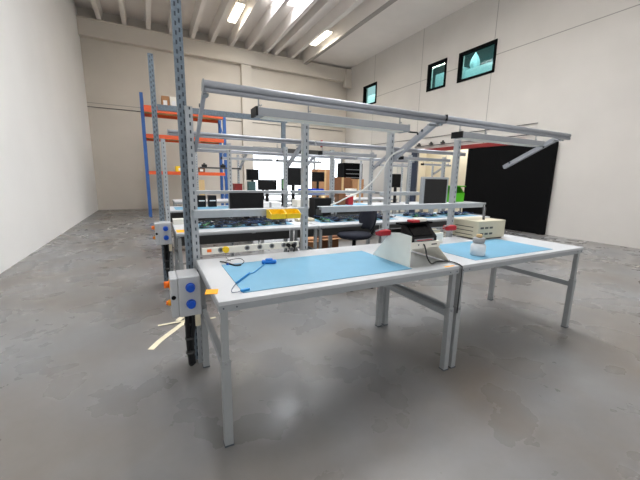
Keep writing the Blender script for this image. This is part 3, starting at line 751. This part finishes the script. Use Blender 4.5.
# ------------------------------------------------------------------ chair and boxes between the rows
ch = thing('office_chair', 'dark blue work chair between the two front bench rows', 'chair', (2.05, 1.97, .035), 0)
yaw = math.radians(174)
Rz = Matrix.Rotation(yaw, 4, 'Z')   # local +x is the way the chair faces
def rb(mb):
    for v in mb.bm.verts: v.co = Rz @ v.co
    return mb
seat = MB(); seat.lathe([(.05, .60), (.19, .605), (.222, .625), (.226, .65), (.20, .668), (.05, .672)], 28)
rb(seat).build('seat', 'fabricblue', ch, True)
bk = MB(); n = 9; grid = []
for side in (0, 1):
    G = []
    for i in range(n+1):
        u = i/n; hw = .215*(math.sin(math.pi*min(max(.13+.74*u, 0), 1)))**.75
        row = []
        for j in range(9):
            v = -1+j/4; x = -.205-.05*(u-.3)**2-.03*u+.05*v*v-(.045 if side else 0)*(1-.6*v*v)
            row.append(bk.bm.verts.new((x, hw*v, .70+.30*u)))
        G.append(row)
    grid.append(G)
for G in grid:
    for i in range(n):
        for j in range(8): bk.bm.faces.new((G[i][j], G[i][j+1], G[i+1][j+1], G[i+1][j]))
A, B = grid
for i in range(n):
    bk.bm.faces.new((A[i][0], B[i][0], B[i+1][0], A[i+1][0])); bk.bm.faces.new((A[i][8], A[i+1][8], B[i+1][8], B[i][8]))
for j in range(8):
    bk.bm.faces.new((A[0][j], A[0][j+1], B[0][j+1], B[0][j])); bk.bm.faces.new((A[n][j], B[n][j], B[n][j+1], A[n][j+1]))
rb(bk).build('backrest', 'fabricblue', ch, True)
rb(MB().tube(curve([(-.08, 0, .60), (-.2, 0, .60), (-.27, 0, .66), (-.275, 0, .82)], 5), .018, 8)).build('back_support', 'black', ch)
rb(MB().tube([(0, 0, .07), (0, 0, .61)], .025, 12)).build('gas_column', 'black', ch)
rg = [( .17*math.cos(a), .17*math.sin(a), .27) for a in [2*math.pi*k/24 for k in range(25)]]
rb(MB().tube(rg, .009, 6)).build('foot_ring', 'bezel', ch)
for k in range(5):
    a = 2*math.pi*k/5+.3; c, s_ = math.cos(a), math.sin(a)
    l = MB().bar((0, 0, .07), (.27*c, .27*s_, .04), .04, .03).build('base_arm', 'black', ch)
    MB().tube([(.27*c-.02*s_, .27*s_+.02*c, -.006), (.27*c+.02*s_, .27*s_-.02*c, -.006)], .028, 12).tube([(.27*c, .27*s_, .015), (.27*c, .27*s_, .045)], .01, 8).build('caster', 'matte', l)
for x, y, w, d, h, m, l in ((1.92, 3.12, .22, .3, .42, 'card', 'light brown cardboard box under the second row, left of the darker one'), (2.16, 3.12, .34, .3, .44, 'carddark', 'dark brown cardboard box under the second row, by the chair')):
    t = thing('cardboard_box', l, 'box', (x, y, 0))
    MB().box(0, w, 0, d, 0, h, 0, .004).build('carton', m, t)
    MB().bar((0, -.05, h-.03), (w, -.05, h-.03), .1, .004).build('flap', 'card', t); MB().box(w*.45, w*.55, -.0015, .0, 0, h-.01).build('tape', 'amberbox', t)
pk = thing('packaging_sheet', 'crumpled pale packaging under the second row, left of the brown box', 'packaging', (1.70, 2.70, 0))
b = MB(); b.prism([(0, 0), (.30, 0), (.26, .33), (.14, .26), (.05, .36)], 1, 0, .22); b.build('sheet', 'amberbox', pk)

# ------------------------------------------------------------------ pallet rack, cabinets, cartons at the back
rk = thing('pallet_rack', 'blue and orange pallet rack along the back wall at left', 'rack', (0, 0, 0))
for x in (-.35, 2.24):
    for y in (11.0, 11.9):
        MB().box(x-.05, x+.05, y-.05, y+.05, 0, 3.52 if x > 0 else 4.0).build('post', 'rackblue', rk)
    b = MB()
    for k in range(4): b.bar((x, 11.05, .3+.8*k), (x, 11.85, 1.0+.8*k), .03, .03)
    b.build('lattice', 'rackblue', rk)
for z0, h in ((3.42, .20), (2.60, .13), (1.43, .11)):
    for y in (10.93, 11.97): MB().box(-.30, 2.19, y-.02, y+.02, z0, z0+h).build('beam', 'rackorange', rk)
    MB().box(-.30, 2.19, 10.95, 11.95, z0+h*.5, z0+h*.5+.02).build('shelf_board', 'amberbox', rk)
for x, z, w, h, m, l in ((.24, 3.545, .24, .46, 'card', 'brown box with white label on the top rack level at left'), (.50, 3.545, .24, .46, 'white', 'white carton on the top rack level behind the tall post'), (1.72, 2.690, .4, .06, 'amberbox', 'flat tan board on the middle rack level'),
        (.55, 1.508, .42, .22, 'yellow', 'yellow crate on the lowest rack level at left'), (1.3, 1.508, .22, .2, 'carddark', 'dark box on the lowest rack level'), (1.05, 2.690, .3, .22, 'card', 'brown box on the middle rack level behind the tall post')):
    t = thing('carton', l, 'box', (x, 11.1, z)); MB().box(0, w, 0, .5, 0, h, 0, .005).build('body', m, t); MB().box(w*.2, w*.7, -.002, 0, h*.3, h*.7).build('label', 'paper', t)
cb_ = thing('black_cabinet', 'black cabinet with grey horizontal lines beside the bright gate', 'cabinet', (7.36, 11.0, 0))
MB().box(0, .98, 0, .6, 0, 2.10, 0, .01).build('body', 'matte', cb_)
for z in (1.45, 1.62, 1.80): MB().box(.1, .88, -.012, .0, z, z+.025).build('shelf_line', 'bezel', cb_)
MB().box(.0, .98, -.2, .0, 1.10, 1.16).build('ledge', 'bezel', cb_)
for x, y, w, d, h, m, l in ((5.05, 9.0, .62, .5, 1.72, 'card', 'tall cardboard carton left, before the bright gate'), (5.75, 9.05, .75, .5, 1.45, 'carddark', 'wide brown cardboard carton before the bright gate, lower one'), (6.55, 9.0, .5, .5, 1.40, 'card', 'cardboard carton just left of the black cabinet')):
    t = thing('cardboard_box', l, 'box', (x, y, 0)); MB().box(0, w, 0, d, 0, h, 0, .006).build('carton', m, t)
    MB().box(w*.44, w*.56, -.002, 0, 0, h).build('tape', 'amberbox', t)
wc = thing('white_locker', 'pale tall locker against the right wall left of the lit doorway', 'locker', (8.35, 8.95, 0))
MB().box(0, .8, 0, .5, 0, 2.05, 0, .008).build('body', 'boxgrey', wc)
for k in range(3): MB().box(.02+.26*k, .26+.26*k, -.008, 0, .08, 2.0).build('door', 'white', wc)

# ------------------------------------------------------------------ light
w = bpy.data.worlds.new('overcast'); S.world = w; w.use_nodes = True
bg = w.node_tree.nodes['Background']; bg.inputs[0].default_value = (.965, .98, 1, 1); bg.inputs[1].default_value = .95
def area(name, loc, sx, sy, e, col=(1, 1, 1), rot=(0, 0, 0)):
    l = bpy.data.lights.new(name, 'AREA'); l.shape = 'RECTANGLE'; l.size = sx; l.size_y = sy; l.energy = e; l.color = col
    o = bpy.data.objects.new(name, l); C.objects.link(o); o.location = loc; o.rotation_euler = rot; return o
area('ceiling_lamp_light', (2.80, 11.15, 6.98), .28, 1.4, 42, (1, .93, .82))
area('ceiling_lamp_light', (6.14, 11.15, 6.83), .28, 1.4, 42, (1, .93, .82))
# unseen fill lamps added over the near bays; the last serves the skylights
area('skylight_fill_light', (3.56, 3.0, 7.2), .6, 4, 300, (.95, .97, 1))
area('skylight_fill_light', (.45, 2.0, 7.2), .6, 5, 300, (.95, .97, 1))
area('skylight_fill_light', (5.55, 4.0, 7.2), .6, 5, 300, (.95, .97, 1))
area('skylight_fill_light', (3.94, 8.3, 7.2), 1.3, 3.6, 200, (.95, .97, 1))

# ------------------------------------------------------------------ camera
cam = bpy.data.cameras.new('camera'); co = bpy.data.objects.new('camera', cam); C.objects.link(co)
r = V((0.88950572, -0.45655139, 0.01845011)); u = V((0.06867559, 0.17350375, 0.98243581)); f = V((0.4517336, 0.87261519, -0.18568652))
co.matrix_world = Matrix(((r.x, u.x, -f.x, -.2406), (r.y, u.y, -f.y, -1.489), (r.z, u.z, -f.z, 1.3779), (0, 0, 0, 1)))
cam.sensor_width = 36; cam.lens = 36*322.8/640; cam.clip_start = .05; cam.clip_end = 100
S.camera = co
S.view_settings.view_transform = 'Standard'; S.view_settings.look = 'None'
S.view_settings.exposure = 0.0; S.view_settings.gamma = 1.0; S.view_settings.use_curve_mapping = False
